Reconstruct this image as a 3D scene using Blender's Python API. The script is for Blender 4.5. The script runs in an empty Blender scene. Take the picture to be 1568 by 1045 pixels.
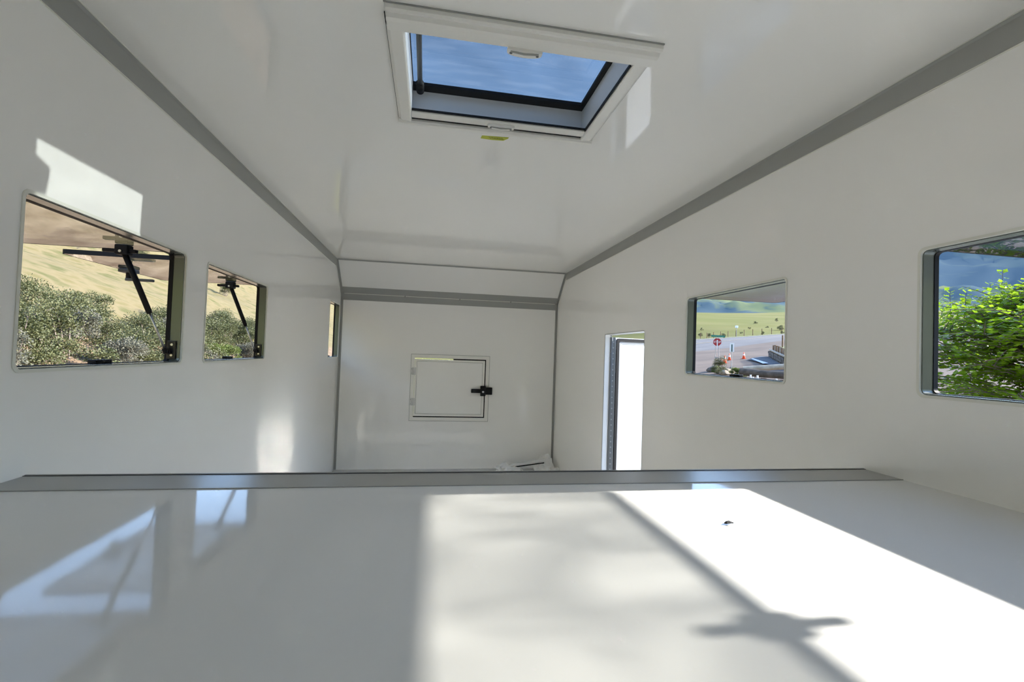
import bpy, bmesh, math, random
from mathutils import Vector, Matrix, noise

C = bpy.context.scene.collection
SC = bpy.context.scene
H = 1.19                      # lens height above the lower floor

# ------------------------------------------------------------------ camera
cam_d = bpy.data.cameras.new('camera'); cam = bpy.data.objects.new('camera', cam_d); C.objects.link(cam)
def cam_basis(yaw, pitch, roll):
    y, p, r = (math.radians(a) for a in (yaw, pitch, roll))
    fw = Vector((math.sin(y)*math.cos(p), math.cos(y)*math.cos(p), math.sin(p)))
    rt = Vector((math.cos(y), -math.sin(y), 0)); up = rt.cross(fw)
    return math.cos(r)*rt+math.sin(r)*up, -math.sin(r)*rt+math.cos(r)*up, fw
_r, _u, _f = cam_basis(9.6877, 1.5567, 1.9805)
cam.matrix_world = Matrix(((_r.x, _u.x, -_f.x, 0), (_r.y, _u.y, -_f.y, 0), (_r.z, _u.z, -_f.z, H), (0, 0, 0, 1)))
cam_d.sensor_width = 36; cam_d.lens = 724.42/1568*36
cam_d.clip_start = 0.02; cam_d.clip_end = 6000
SC.camera = cam

# ------------------------------------------------------------------ sky, sun, exposure
SUN_TAN = 0.460; SUN_DY = -0.015
SUN_STRENGTH = 13.0; SKY_STRENGTH = 0.80; EXPOSURE = 0.27
w = bpy.data.worlds.new('world'); SC.world = w; w.use_nodes = True
nt = w.node_tree; nt.nodes.clear()
sky = nt.nodes.new('ShaderNodeTexSky'); sky.sky_type = 'NISHITA'; sky.sun_disc = False
sky.sun_elevation = math.atan(SUN_TAN); sky.sun_rotation = math.radians(90)
sky.altitude = 2000; sky.air_density = 1.0; sky.dust_density = 0.2; sky.ozone_density = 0.5
bg = nt.nodes.new('ShaderNodeBackground'); bg.inputs['Strength'].default_value = SKY_STRENGTH
wo = nt.nodes.new('ShaderNodeOutputWorld')
nt.links.new(sky.outputs[0], bg.inputs[0]); nt.links.new(bg.outputs[0], wo.inputs[0])
sun_d = bpy.data.lights.new('sun', 'SUN'); sun = bpy.data.objects.new('sun', sun_d); C.objects.link(sun)
sun_d.energy = SUN_STRENGTH; sun_d.angle = math.radians(0.6); sun_d.color = (1.0, 0.945, 0.86)
sun.rotation_euler = Vector((-1, SUN_DY, -SUN_TAN)).to_track_quat('-Z', 'Y').to_euler()
sun.location = (30, 0, 20)
SC.view_settings.view_transform = 'Standard'; SC.view_settings.look = 'None'
SC.view_settings.gamma = 1; SC.view_settings.use_curve_mapping = False
SC.view_settings.exposure = EXPOSURE
cy = SC.cycles
cy.max_bounces = 14; cy.diffuse_bounces = 10; cy.glossy_bounces = 6; cy.transparent_max_bounces = 24
cy.transmission_bounces = 6; cy.sample_clamp_indirect = 0.0; cy.blur_glossy = 0.1
cy.use_denoising = True;

# ------------------------------------------------------------------ materials
def new_mat(name):
    m = bpy.data.materials.new(name); m.use_nodes = True
    b = m.node_tree.nodes.get('Principled BSDF')
    return m, m.node_tree, b
def N(t, kind, **kw):
    n = t.nodes.new(kind)
    for k, v in kw.items(): setattr(n, k, v)
    return n
def pmat(name, col, rough=.5, metal=0.0, var=0.0, scale=8, bump=0.0, bscale=40, ior=1.5, col2=None, detail=3, coat=0.0, spec=.5):
    m, t, b = new_mat(name)
    b.inputs['Base Color'].default_value = (*col, 1); b.inputs['Roughness'].default_value = rough
    b.inputs['Metallic'].default_value = metal; b.inputs['IOR'].default_value = ior
    b.inputs['Specular IOR Level'].default_value = spec
    if coat: b.inputs['Coat Weight'].default_value = coat
    tc = N(t, 'ShaderNodeTexCoord')
    if var or col2:
        nz = N(t, 'ShaderNodeTexNoise'); nz.inputs['Scale'].default_value = scale; nz.inputs['Detail'].default_value = detail
        t.links.new(tc.outputs['Object'], nz.inputs['Vector'])
        r = N(t, 'ShaderNodeValToRGB')
        a = col; c2 = col2 if col2 else tuple(max(0, x*(1-var)) for x in col)
        r.color_ramp.elements[0].position = .38; r.color_ramp.elements[1].position = .62
        r.color_ramp.elements[0].color = (*a, 1); r.color_ramp.elements[1].color = (*c2, 1)
        t.links.new(nz.outputs[0], r.inputs[0]); t.links.new(r.outputs[0], b.inputs['Base Color'])
    if bump:
        nb = N(t, 'ShaderNodeTexNoise'); nb.inputs['Scale'].default_value = bscale; nb.inputs['Detail'].default_value = 2
        t.links.new(tc.outputs['Object'], nb.inputs['Vector'])
        bp = N(t, 'ShaderNodeBump'); bp.inputs['Strength'].default_value = bump; bp.inputs['Distance'].default_value = .01
        t.links.new(nb.outputs[0], bp.inputs['Height']); t.links.new(bp.outputs[0], b.inputs['Normal'])
    return m
def acrylic(name, tint, mottle=0.0, scale=6, ior=1.6, haze=0.0):
    m = bpy.data.materials.new(name); m.use_nodes = True; t = m.node_tree; t.nodes.clear()
    out = N(t, 'ShaderNodeOutputMaterial'); tr = N(t, 'ShaderNodeBsdfTransparent'); gl = N(t, 'ShaderNodeBsdfGlossy')
    gl.inputs['Roughness'].default_value = .015
    lw = N(t, 'ShaderNodeLayerWeight'); lw.inputs[0].default_value = .5
    pw = N(t, 'ShaderNodeMath', operation='POWER'); pw.inputs[1].default_value = 5.0; t.links.new(lw.outputs['Facing'], pw.inputs[0])
    f0 = ((ior-1)/(ior+1))**2; fr = N(t, 'ShaderNodeMath', operation='MULTIPLY_ADD'); fr.inputs[1].default_value = 1-f0; fr.inputs[2].default_value = f0
    t.links.new(pw.outputs[0], fr.inputs[0]); tint = tuple(math.sqrt(x) for x in tint); mottle *= .5
    mx = N(t, 'ShaderNodeMixShader')
    tr.inputs[0].default_value = (*tint, 1)
    if mottle:
        tc = N(t, 'ShaderNodeTexCoord'); nz = N(t, 'ShaderNodeTexNoise'); nz.inputs['Scale'].default_value = scale
        nz.inputs['Detail'].default_value = 2; nz.inputs['Distortion'].default_value = .6
        t.links.new(tc.outputs['Object'], nz.inputs['Vector'])
        r = N(t, 'ShaderNodeValToRGB'); r.color_ramp.elements[0].position = .36; r.color_ramp.elements[1].position = .64
        r.color_ramp.elements[0].color = (*[x*(1-mottle) for x in tint], 1)
        r.color_ramp.elements[1].color = (*[min(1, x*(1+mottle)) for x in tint], 1)
        t.links.new(nz.outputs[0], r.inputs[0]); t.links.new(r.outputs[0], tr.inputs[0])
    base = tr
    if haze:
        df = N(t, 'ShaderNodeBsdfTranslucent'); df.inputs[0].default_value = (.9, .9, .9, 1)
        m2 = N(t, 'ShaderNodeMixShader'); m2.inputs[0].default_value = haze
        if mottle:
            ht = N(t, 'ShaderNodeTexNoise'); ht.inputs['Scale'].default_value = 22; ht.inputs['Detail'].default_value = 6
            mpn = N(t, 'ShaderNodeMapping'); mpn.inputs['Scale'].default_value = (.35, 1.6, 1)
            t.links.new(tc.outputs['Object'], mpn.inputs[0]); t.links.new(mpn.outputs[0], ht.inputs['Vector'])
            mr = N(t, 'ShaderNodeMapRange'); mr.inputs[1].default_value = .48; mr.inputs[2].default_value = .75
            mr.inputs[3].default_value = haze*.4; mr.inputs[4].default_value = haze*2.4
            t.links.new(ht.outputs[0], mr.inputs[0]); t.links.new(mr.outputs[0], m2.inputs[0])
        t.links.new(tr.outputs[0], m2.inputs[1]); t.links.new(df.outputs[0], m2.inputs[2]); base = m2
    t.links.new(fr.outputs[0], mx.inputs[0]); t.links.new(base.outputs[0], mx.inputs[1]); t.links.new(gl.outputs[0], mx.inputs[2])
    t.links.new(mx.outputs[0], out.inputs[0])
    return m
def leafmat(name, col, col2, trans=.45, rough=.35, scale=3):
    m = bpy.data.materials.new(name); m.use_nodes = True; t = m.node_tree; b = t.nodes.get('Principled BSDF')
    out = t.nodes.get('Material Output')
    b.inputs['Roughness'].default_value = rough
    tc = N(t, 'ShaderNodeTexCoord'); nz = N(t, 'ShaderNodeTexNoise'); nz.inputs['Scale'].default_value = scale; nz.inputs['Detail'].default_value = 4
    t.links.new(tc.outputs['Object'], nz.inputs['Vector'])
    r = N(t, 'ShaderNodeValToRGB'); r.color_ramp.elements[0].position = .35; r.color_ramp.elements[1].position = .65
    r.color_ramp.elements[0].color = (*col, 1); r.color_ramp.elements[1].color = (*col2, 1)
    t.links.new(nz.outputs[0], r.inputs[0]); t.links.new(r.outputs[0], b.inputs['Base Color'])
    tl = N(t, 'ShaderNodeBsdfTranslucent'); t.links.new(r.outputs[0], tl.inputs[0])
    mx = N(t, 'ShaderNodeMixShader'); mx.inputs[0].default_value = trans
    t.links.new(b.outputs[0], mx.inputs[1]); t.links.new(tl.outputs[0], mx.inputs[2]); t.links.new(mx.outputs[0], out.inputs[0])
    return m

M = {}
M['panel'] = pmat('white_gelcoat', (.86, .853, .822), .06, bump=.010, bscale=9)
M['panel_rear'] = pmat('white_gelcoat_rear', (.86, .853, .822), .06, bump=.010, bscale=9)
M['ceil'] = pmat('white_gelcoat_ceiling', (.89, .882, .846), .06, bump=.010, bscale=7)
M['deck'] = pmat('white_gelcoat_deck', (.72, .725, .715), .07, bump=.010, bscale=14, var=.012, scale=3, spec=.21)
M['floor'] = pmat('grey_floor_sheet', (.54, .54, .53), .13, var=.10, scale=7, bump=.02, bscale=16)
M['trim'] = pmat('grey_extrusion', (.33, .335, .315), .38)
M['edge'] = pmat('grey_deck_extrusion', (.34, .345, .335), .30, metal=.25)
M['bead'] = pmat('pale_bead', (.70, .70, .63), .45)
M['dark'] = pmat('dark_line', (.05, .05, .05), .5)
M['liner'] = pmat('dark_anodised_reveal', (.16, .18, .165), .22, metal=.35)
M['liner_top'] = pmat('pale_reveal', (.55, .54, .50), .4)
M['black'] = pmat('black_plastic', (.010, .010, .011), .6, spec=.25)
M['black_metal'] = pmat('black_painted_metal', (.015, .015, .018), .3)
M['steel'] = pmat('brushed_steel', (.62, .62, .62), .3, metal=.9)
M['latch_light'] = pmat('grey_door_border', (.40, .39, .38), .5)
M['hinge'] = pmat('hinge_metal', (.16, .165, .165), .5, metal=.3)
M['screw'] = pmat('zinc_screw', (.75, .75, .75), .3, metal=.9)
M['latchgrey'] = pmat('dark_grey_latch', (.07, .075, .075), .4)
M['white_plastic'] = pmat('white_frame_plastic', (.80, .79, .74), .32)
M['white_paint'] = pmat('white_door_paint', (.86, .86, .85), .25)
M['skyliner'] = pmat('pale_shaft_liner', (.72, .73, .74), .4)
M['pane'] = acrylic('tinted_acrylic_pane', (.46, .465, .455), mottle=.38, scale=5.5, ior=1.75)
M['dome'] = acrylic('skylight_acrylic', (.20, .225, .235), mottle=.10, scale=3, ior=1.5, haze=.02)
M['seal_white'] = pmat('clear_hinge_plastic', (.62, .62, .60), .25)
M['tape'] = pmat('yellow_green_tape', (.50, .54, .06), .6)
M['ink'] = pmat('marker_ink', (.10, .12, .03), .6)
M['wrap'] = pmat('crumpled_white_plastic', (.72, .72, .70), .5)
M['insect'] = pmat('dark_insect', (.02, .018, .016), .5)

# ------------------------------------------------------------------ mesh helpers
def wloc(o):
    v = Vector((0, 0, 0))
    while o is not None:
        v += o.location; o = o.parent
    return v
class MB:
    def __init__(s): s.v = []; s.f = []
    def add(s, vs, fs):
        k = len(s.v); s.v += [tuple(p) for p in vs]; s.f += [tuple(i+k for i in q) for q in fs]; return s
    def box(s, x0, x1, y0, y1, z0, z1):
        x0, x1 = min(x0, x1), max(x0, x1); y0, y1 = min(y0, y1), max(y0, y1); z0, z1 = min(z0, z1), max(z0, z1)
        return s.add([(x0,y0,z0),(x1,y0,z0),(x1,y1,z0),(x0,y1,z0),(x0,y0,z1),(x1,y0,z1),(x1,y1,z1),(x0,y1,z1)],
                     [(3,2,1,0),(4,5,6,7),(0,1,5,4),(1,2,6,5),(2,3,7,6),(3,0,4,7)])
    def tube(s, pts, rad, n=10, caps=True):
        pts = [Vector(p) for p in pts]; R = rad if isinstance(rad, (list, tuple)) else [rad]*len(pts)
        k = len(s.v); ref = None
        for i, p in enumerate(pts):
            d = (pts[min(i+1, len(pts)-1)]-pts[max(i-1, 0)]).normalized()
            if ref is None:
                ref = d.orthogonal().normalized()
            ref = (ref - d*ref.dot(d)).normalized(); b = d.cross(ref)
            for j in range(n):
                a = 2*math.pi*j/n; q = p+(ref*math.cos(a)+b*math.sin(a))*R[i]; s.v.append(tuple(q))
        for i in range(len(pts)-1):
            for j in range(n):
                a = k+i*n+j; b2 = k+i*n+(j+1) % n
                s.f.append((a, b2, b2+n, a+n))
        if caps:
            s.f.append(tuple(k+j for j in range(n))[::-1]); e = k+(len(pts)-1)*n; s.f.append(tuple(e+j for j in range(n)))
        return s
    def prism(s, loop, a, b, mp):
        n = len(loop); k = len(s.v)
        s.v += [tuple(mp(u, v, a)) for u, v in loop]+[tuple(mp(u, v, b)) for u, v in loop]
        s.f.append(tuple(k+i for i in range(n))); s.f.append(tuple(k+n+i for i in range(n))[::-1])
        for i in range(n):
            j = (i+1) % n; s.f.append((k+i, k+n+i, k+n+j, k+j))
        return s
    def ring(s, lo, li, a, b, mp):
        n = len(lo); k = len(s.v)
        for L, ww in ((lo, a), (li, a), (lo, b), (li, b)): s.v += [tuple(mp(u, v, ww)) for u, v in L]
        for i in range(n):
            j = (i+1) % n
            for p, q in ((0, 1), (1, 3), (3, 2), (2, 0)):
                s.f.append((k+p*n+i, k+p*n+j, k+q*n+j, k+q*n+i))
        return s
    def build(s, name, mat, parent=None, smooth=False, bevel=0, recalc=True, seg=2):
        off = wloc(parent) if parent is not None else Vector((0, 0, 0))
        me = bpy.data.meshes.new(name)
        me.from_pydata([tuple(Vector(p)-off) for p in s.v], [], s.f)
        if recalc or bevel:
            bm = bmesh.new(); bm.from_mesh(me)
            if recalc: bmesh.ops.recalc_face_normals(bm, faces=bm.faces)
            if bevel:
                es = [e for e in bm.edges if len(e.link_faces) == 2 and e.calc_face_angle(0) > .6]
                bmesh.ops.bevel(bm, geom=es, offset=bevel, segments=seg, profile=.6, affect='EDGES', clamp_overlap=True)
            bm.to_mesh(me); bm.free()
        me.materials.append(mat)
        if smooth:
            for p in me.polygons: p.use_smooth = True
        o = bpy.data.objects.new(name, me); C.objects.link(o)
        if parent is not None: o.parent = parent
        return o
def rrect(u0, u1, v0, v1, r=.02, n=5):
    if r <= 0: return [(u0, v0), (u1, v0), (u1, v1), (u0, v1)]
    pts = []
    for cx, cz, a0 in ((u0+r, v0+r, 180), (u1-r, v0+r, 270), (u1-r, v1-r, 0), (u0+r, v1-r, 90)):
        for i in range(n):
            a = math.radians(a0+90*i/(n-1)); pts.append((cx+r*math.cos(a), cz+r*math.sin(a)))
    return pts
def slab(name, outer, holes, a, b, mp, mat):
    bm = bmesh.new()
    for wv in (a, b):
        es = []
        for L in [outer]+holes:
            vs = [bm.verts.new(mp(u, v, wv)) for u, v in L]
            es += [bm.edges.new((vs[i], vs[(i+1) % len(vs)])) for i in range(len(vs))]
        bmesh.ops.triangle_fill(bm, use_beauty=True, edges=es)
    bm.verts.ensure_lookup_table()
    half = len(bm.verts)//2; k = 0
    for L in [outer]+holes:
        n = len(L)
        for i in range(n):
            j = (i+1) % n
            bm.faces.new((bm.verts[k+i], bm.verts[k+j], bm.verts[half+k+j], bm.verts[half+k+i]))
        k += n
    bmesh.ops.recalc_face_normals(bm, faces=bm.faces)
    me = bpy.data.meshes.new(name); bm.to_mesh(me); bm.free(); me.materials.append(mat)
    o = bpy.data.objects.new(name, me); C.objects.link(o)
    return o
def tag(o, label=None, cat=None, group=None, kind=None):
    if label: o['label'] = label
    if cat: o['category'] = cat
    if group: o['group'] = group
    if kind: o['kind'] = kind
    return o
def empty(name, loc, label, cat, group=None, kind=None):
    o = bpy.data.objects.new(name, None); C.objects.link(o); o.location = loc; o.empty_display_size = .1
    return tag(o, label, cat, group, kind)
def copy_tree(o, parent=None):
    c = o.copy(); C.objects.link(c); c.parent = parent
    for ch in list(o.children): copy_tree(ch, c)
    return c
def sub(o, **kw): return o

YZ = lambda u, v, w: (w, u, v)
XZ = lambda u, v, w: (u, w, v)
XY = lambda u, v, w: (u, v, w)

# ------------------------------------------------------------------ dimensions (metres, z above lower floor)
XL, XR = -0.8906, 1.3094
T = 0.040                                    # wall thickness
DECK = 0.876; CEIL = 2.0157
YREAR = 4.870; YCE = 4.552; ZB = 1.735
YF = -1.25
YE0, YE1 = 1.124, 1.242                      # deck edge extrusion
WZ0, WZ1 = 1.117, 1.511
LW1 = (1.196, 1.893); LW2 = (2.062, 2.763); LW3 = (4.37, 4.822)
RW1 = (-0.02, 1.080); RW2 = (1.577, 2.277)
DOOR = (2.767, 3.447, 0.235, 1.363)
SKY = (-.097, .522, 1.232, 1.682)            # skylight shaft
HATCH = (-.189, .602, .486, 1.153)

# ------------------------------------------------------------------ room shell
wall_out = [(YF-T, DECK-.05), (1.19, DECK-.05), (1.19, -.06), (YREAR+T, -.06), (YREAR+T, ZB+.02), (YCE+.02, CEIL+.05), (YF-T, CEIL+.05)]
def wh(w_, z0=WZ0, z1=WZ1, r=.015): return rrect(w_[0], w_[1], z0, z1, r)
wl = slab('wall_left', wall_out, [wh(LW1), wh(LW2), wh(LW3, 1.102, 1.607, .012)], XL, XL-T, YZ, M['panel'])
tag(wl, 'glossy white left side wall with two windows and a narrow rear opening', 'wall', kind='structure')
wr = slab('wall_right', wall_out, [wh(RW1), wh(RW2), rrect(DOOR[0], DOOR[1], DOOR[2], DOOR[3], .012)], XR, XR+T, YZ, M['panel'])
tag(wr, 'glossy white right side wall with two windows and a doorway', 'wall', kind='structure')
rear = slab('wall_rear', [(XL, -.06), (XR, -.06), (XR, ZB), (XL, ZB)], [rrect(HATCH[0]+.032, HATCH[1]-.032, HATCH[2]+.032, HATCH[3]-.032, 0)], YREAR, YREAR+T, XZ, M['panel_rear'])
tag(rear, 'flat white rear wall with a square access hatch', 'wall', kind='structure')
mb = MB(); mb.prism([(YCE, CEIL), (YREAR, ZB), (YREAR+T, ZB+.01), (YCE+.03, CEIL+.05)], XL, XR, YZ)
tag(mb.build('wall_rear_upper', M['panel']), 'sloping white panel between ceiling and rear wall', 'wall', kind='structure')
ce = slab('ceiling', [(XL, YF-T), (XR, YF-T), (XR, YCE+.01), (XL, YCE+.01)], [rrect(SKY[0]-.012, SKY[1]+.012, SKY[2]-.012, SKY[3]+.012, 0)], CEIL, CEIL+.05, XY, M['ceil'])
tag(ce, 'glossy white ceiling with a roof skylight', 'ceiling', kind='structure')
tag(MB().box(XL, XR, 1.19, YREAR+T, -.06, 0).build('floor', M['floor']), 'grey lower floor beyond the raised platform', 'floor', kind='structure')
dk = MB().box(XL, XR, YF, YE0, DECK-.05, DECK).build('floor_platform', M['deck'])
tag(dk, 'glossy white raised platform floor lit by sun patches in the foreground', 'floor', kind='structure')
tag(MB().box(XL, XR, 1.16, 1.19, -.06, DECK-.052).build('wall_platform_riser', M['panel']), 'white riser wall below the platform edge', 'wall', kind='structure')
tag(MB().box(XL, XR, YF-T, YF, DECK-.05, CEIL).build('wall_front', M['panel']), 'white front wall behind the viewpoint', 'wall', kind='structure')

# deck edge extrusion: flat grey angle capping the platform edge
e = MB(); e.box(XL, XR, YE0, YE1, DECK-.05, DECK+.0015); e.box(XL, XR, YE1, YE1+.004, DECK-.10, DECK+.0035)
t1 = e.build('trim_1', M['edge']); tag(t1, 'flat grey metal edging along the platform edge', 'trim', kind='structure')
MB().box(XL, XR, YE0-.003, YE0+.001, DECK, DECK+.0022).build('joint_line', M['trim'], t1)
MB().box(XL, XR, YE1-.006, YE1-.001, DECK+.001, DECK+.0026).build('lip', M['dark'], t1)
# ceiling corner extrusions
for i, (s, x, lab) in enumerate(((1, XL, 'long grey corner strip between left wall and ceiling'), (-1, XR, 'long grey corner strip between right wall and ceiling'))):
    m_ = MB(); m_.prism([(0, 0), (s*.011, 0), (s*.0085, -.004), (s*.004, -.008), (s*.003, -.066), (s*.0015, -.071), (0, -.071)], YF, YCE+.004, lambda u, v, w, x=x: (x+u, w, CEIL+v))
    t_ = m_.build('trim_%d' % (i+2), M['trim']); tag(t_, lab, 'trim', kind='structure')
    MB().box(x, x+s*.0022, YF, YCE, CEIL-.0745, CEIL-.071).build('pale_edge', M['bead'], t_)  # thin pale lines along both edges of the strip
    MB().box(x+s*.011, x+s*.0135, YF, YCE, CEIL-.002, CEIL).build('pale_edge', M['bead'], t_)
# rear strips
sl = Vector((YREAR-YCE, ZB-CEIL)).normalized(); nn = Vector((-sl.y, sl.x))*-1     # slope dir (down-rear), inward normal (Y,Z)
if nn.x > 0: nn = -nn
def on_slope(s_, off): return (YCE+sl.x*s_+nn.x*off, CEIL+sl.y*s_+nn.y*off)
SLEN = math.hypot(YREAR-YCE, ZB-CEIL)
m_ = MB(); m_.prism([on_slope(-.004, 0), on_slope(-.004, .004), on_slope(.014, .004), on_slope(.014, 0)], XL, XR, YZ)
tag(m_.build('trim_4', M['trim']), 'thin grey strip where ceiling meets the sloping rear panel', 'trim', kind='structure')
m_ = MB(); m_.prism([on_slope(SLEN-.083, 0), on_slope(SLEN-.083, .004), on_slope(SLEN-.002, .004), (YREAR-.004, ZB-.002), (YREAR-.004, ZB-.068), (YREAR, ZB-.068), (YREAR+.001, ZB)], XL+.004, XR-.004, YZ)
t5 = m_.build('trim_5', M['trim']); tag(t5, 'wide grey angle strip across the top of the rear wall', 'trim', kind='structure')
MB().box(XL+.03, XR-.03, YREAR-.0065, YREAR-.003, ZB-.006, ZB-.001).build('bead_line', M['bead'], t5)
for i, xx in enumerate((-.28, .27, .80)):
    MB().box(xx, xx+.006, YREAR-.007, YREAR-.003, ZB-.012, ZB+.004).build('fastener', M['dark'], t5)
# upright corner strips
for i, (x, s, lab) in enumerate(((XL, 1, 'narrow grey corner strip at the left rear corner'), (XR, -1, 'narrow grey corner strip at the right rear corner'))):
    m_ = MB(); m_.box(x, x+s*.022, YREAR-.003, YREAR, 0, ZB-.06); m_.box(x, x+s*.003, YREAR-.016, YREAR, 0, ZB)
    m_.prism([on_slope(0, 0), on_slope(0, .02), on_slope(SLEN, .02), on_slope(SLEN, 0)], x, x+s*.003, YZ)
    m_.prism([on_slope(0, 0), on_slope(0, .003), on_slope(SLEN, .003), on_slope(SLEN, 0)], x, x+s*.018, YZ)
    tag(m_.build('trim_%d' % (6+i), M['trim']), lab, 'trim', kind='structure')

# ------------------------------------------------------------------ side windows (top hung, opened flat outwards)
def make_window(num, s, ys, z0, z1, label, strut_at=None, depth=.484, bead=True, rad=.015):
    y0, y1 = ys; xi = XL if s < 0 else XR; xo = xi+s*T
    root = empty('window_%d' % num, (xi, (y0+y1)/2, z0), label, 'window', kind='structure')
    g = .004
    if bead:
        MB().ring(rrect(y0-.007, y1+.007, z0-.007, z1+.007, rad+.005), rrect(y0+.001, y1-.001, z0+.001, z1-.001, rad), xi-s*.0025, xi+s*.004, YZ).build('inner_bead', M['bead'], root)
    MB().ring(rrect(y0, y1, z0, z1, rad), rrect(y0+g, y1-g, z0+g, z1-g, rad-.004), xi+s*.004, xo, YZ).build('reveal', M['liner'], root)
    MB().ring(rrect(y0-.03, y1+.03, z0-.03, z1+.03, .03), rrect(y0+.006, y1-.006, z0+.006, z1-.005, .012), xo-s*.002, xo+s*.012, YZ).build('outer_frame', M['black'], root)
    # opened pane: horizontal, hinged above the opening
    zp = z1+.003; xa = xo+s*.016; xb = xo+s*depth; ya, yb = y0-.004, y1+.006
    lo = rrect(min(xa, xb)+.006, max(xa, xb)-.006, ya+.006, yb-.006, .017); li = rrect(min(xa, xb)+.0095, max(xa, xb)-.0095, ya+.0095, yb-.0095, .0145)
    MB().box(xo, xo+s*.014, ya, yb, zp-.002, zp+.026).build('hinge_rail', M['black_metal'], root)
    MB().box(xo+s*.014, xo+s*.085, ya, yb, zp+.0185, zp+.028).build('hinge_cover', M['black_metal'], root)
    pn = MB().prism(rrect(min(xa, xb)+.010, max(xa, xb)-.010, ya+.010, yb-.010, .014), zp+.0005, zp+.016, XY).build('pane', M['pane'], root)
    MB().ring(lo, li, zp, zp+.018, XY).build('pane_frame', M['black'], pn)
    # latch on the outer edge of the pane
    ym = (ya+yb)/2; xc = xb-s*.045
    la = MB().box(xc-.030, xc+.030, ym-.028, ym+.028, zp-.016, zp).build('latch', M['latchgrey'], root, bevel=.004)
    MB().tube([(xc, ym, zp-.014), (xc, ym, zp-.040)], .011, 10).build('spindle', M['black'], la)
    MB().prism(rrect(min(xc+s*.012, xc-s*.105), max(xc+s*.012, xc-s*.105), ym-.011, ym+.011, .008, 4), zp-.052, zp-.040, XY).build('handle', M['latchgrey'], la, bevel=.003)
    MB().box(xb-s*.075, xb+s*.03, ym-.012, ym+.012, zp+.019, zp+.026).build('tongue', M['black'], la)
    # keeper on the sill
    MB().box(xo-s*.004, xo+s*.018, ym-.035, ym+.035, z0+.004, z0+.016).build('keeper', M['black'], root, bevel=.003)
    if strut_at is not None:
        far = strut_at == 'far'; yj = y1-g if far else y0+g; q = -1 if far else 1
        pl = MB().box(xi+s*.014, xi+s*.044, yj, yj+q*.006, z0+.012, z0+.078).build('strut_bracket', M['black_metal'], root, bevel=.002)
        for dz in (.026, .064):
            MB().tube([(xi+s*.027, yj+q*.005, z0+dz), (xi+s*.027, yj+q*.009, z0+dz)], .0042, 10).build('screw', M['screw'], pl)
        a = Vector((xi+s*.036, yj+q*.022, z0+.034)); b = Vector((xi+s*.150, yj+q*.088, zp-.022))
        MB().tube([(xi+s*.036, yj+q*.004, z0+.034), a], .006, 10).build('stud', M['black_metal'], pl)
        mid = a.lerp(b, .40)
        MB().tube([a, a.lerp(b, .05)], .009, 10).build('rod_end', M['black'], root)
        MB().tube([a.lerp(b, .03), mid], .0038, 10).build('strut_rod', M['steel'], root, smooth=True)
        MB().tube([mid, mid.lerp(b, .03), mid.lerp(b, .04), b], [.0085, .0085, .0095, .0095], 12).build('strut_cylinder', M['black'], root, smooth=True)
        mt = MB().box(b.x-.020, b.x+.020, b.y-.018, b.y+.018, zp-.034, zp).build('strut_mount', M['black'], root, bevel=.004)
        MB().box(b.x-.062, b.x+.040, b.y-.008, b.y+.008, zp-.026, zp-.014).build('cross_bar', M['black'], mt, bevel=.002)
        MB().tube([(b.x, b.y-.018, zp-.024), (b.x, b.y-.023, zp-.024)], .0045, 10).build('screw', M['screw'], mt)
    return root
make_window(1, -1, LW1, WZ0, WZ1, 'left wall window nearest the viewer, pane propped open on a black strut', 'far')
make_window(2, -1, LW2, WZ0, WZ1, 'smaller-looking second left wall window with strut, farther towards the rear', 'far')
make_window(3, -1, LW3, 1.102, 1.607, 'narrow dark opening in the left wall beside the rear corner', None, depth=.3, rad=.012)
make_window(4, 1, RW2, WZ0, WZ1, 'right wall window framing the road and stop sign', 'near')
make_window(5, 1, RW1, WZ0, WZ1, 'right wall window at the picture edge filled by a green tree', 'near')

# ------------------------------------------------------------------ skylight
sx0, sx1, sy0, sy1 = SKY
skl = empty('window_6', ((sx0+sx1)/2, (sy0+sy1)/2, CEIL), 'closed ceiling skylight in a white frame showing blue sky', 'skylight', kind='structure')
zl = CEIL+.090
MB().ring(rrect(sx0-.010, sx1+.010, sy0-.010, sy1+.010, .0), rrect(sx0, sx1, sy0, sy1, 0), CEIL-.006, zl, XY).build('shaft_liner', M['skyliner'], skl)
def rail(loop, mp, a, b, name): return MB().prism(loop, a, b, mp).build(name, M['white_plastic'], skl)
SX = lambda u, v, w: (u, w, CEIL+v)
SY = lambda u, v, w: (w, u, CEIL+v)
rail([(sx0-.046, 0), (sx0-.001, 0), (sx0-.001, -.012), (sx0-.005, -.015), (sx0-.036, -.013), (sx0-.046, -.006)], SX, sy0-.02, sy1+.022, 'side_rail')
rail([(sx1+.001, 0), (sx1+.001, -.012), (sx1+.005, -.015), (sx1+.036, -.013), (sx1+.046, -.006), (sx1+.046, 0)], SX, sy0-.02, sy1+.022, 'side_rail')
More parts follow.
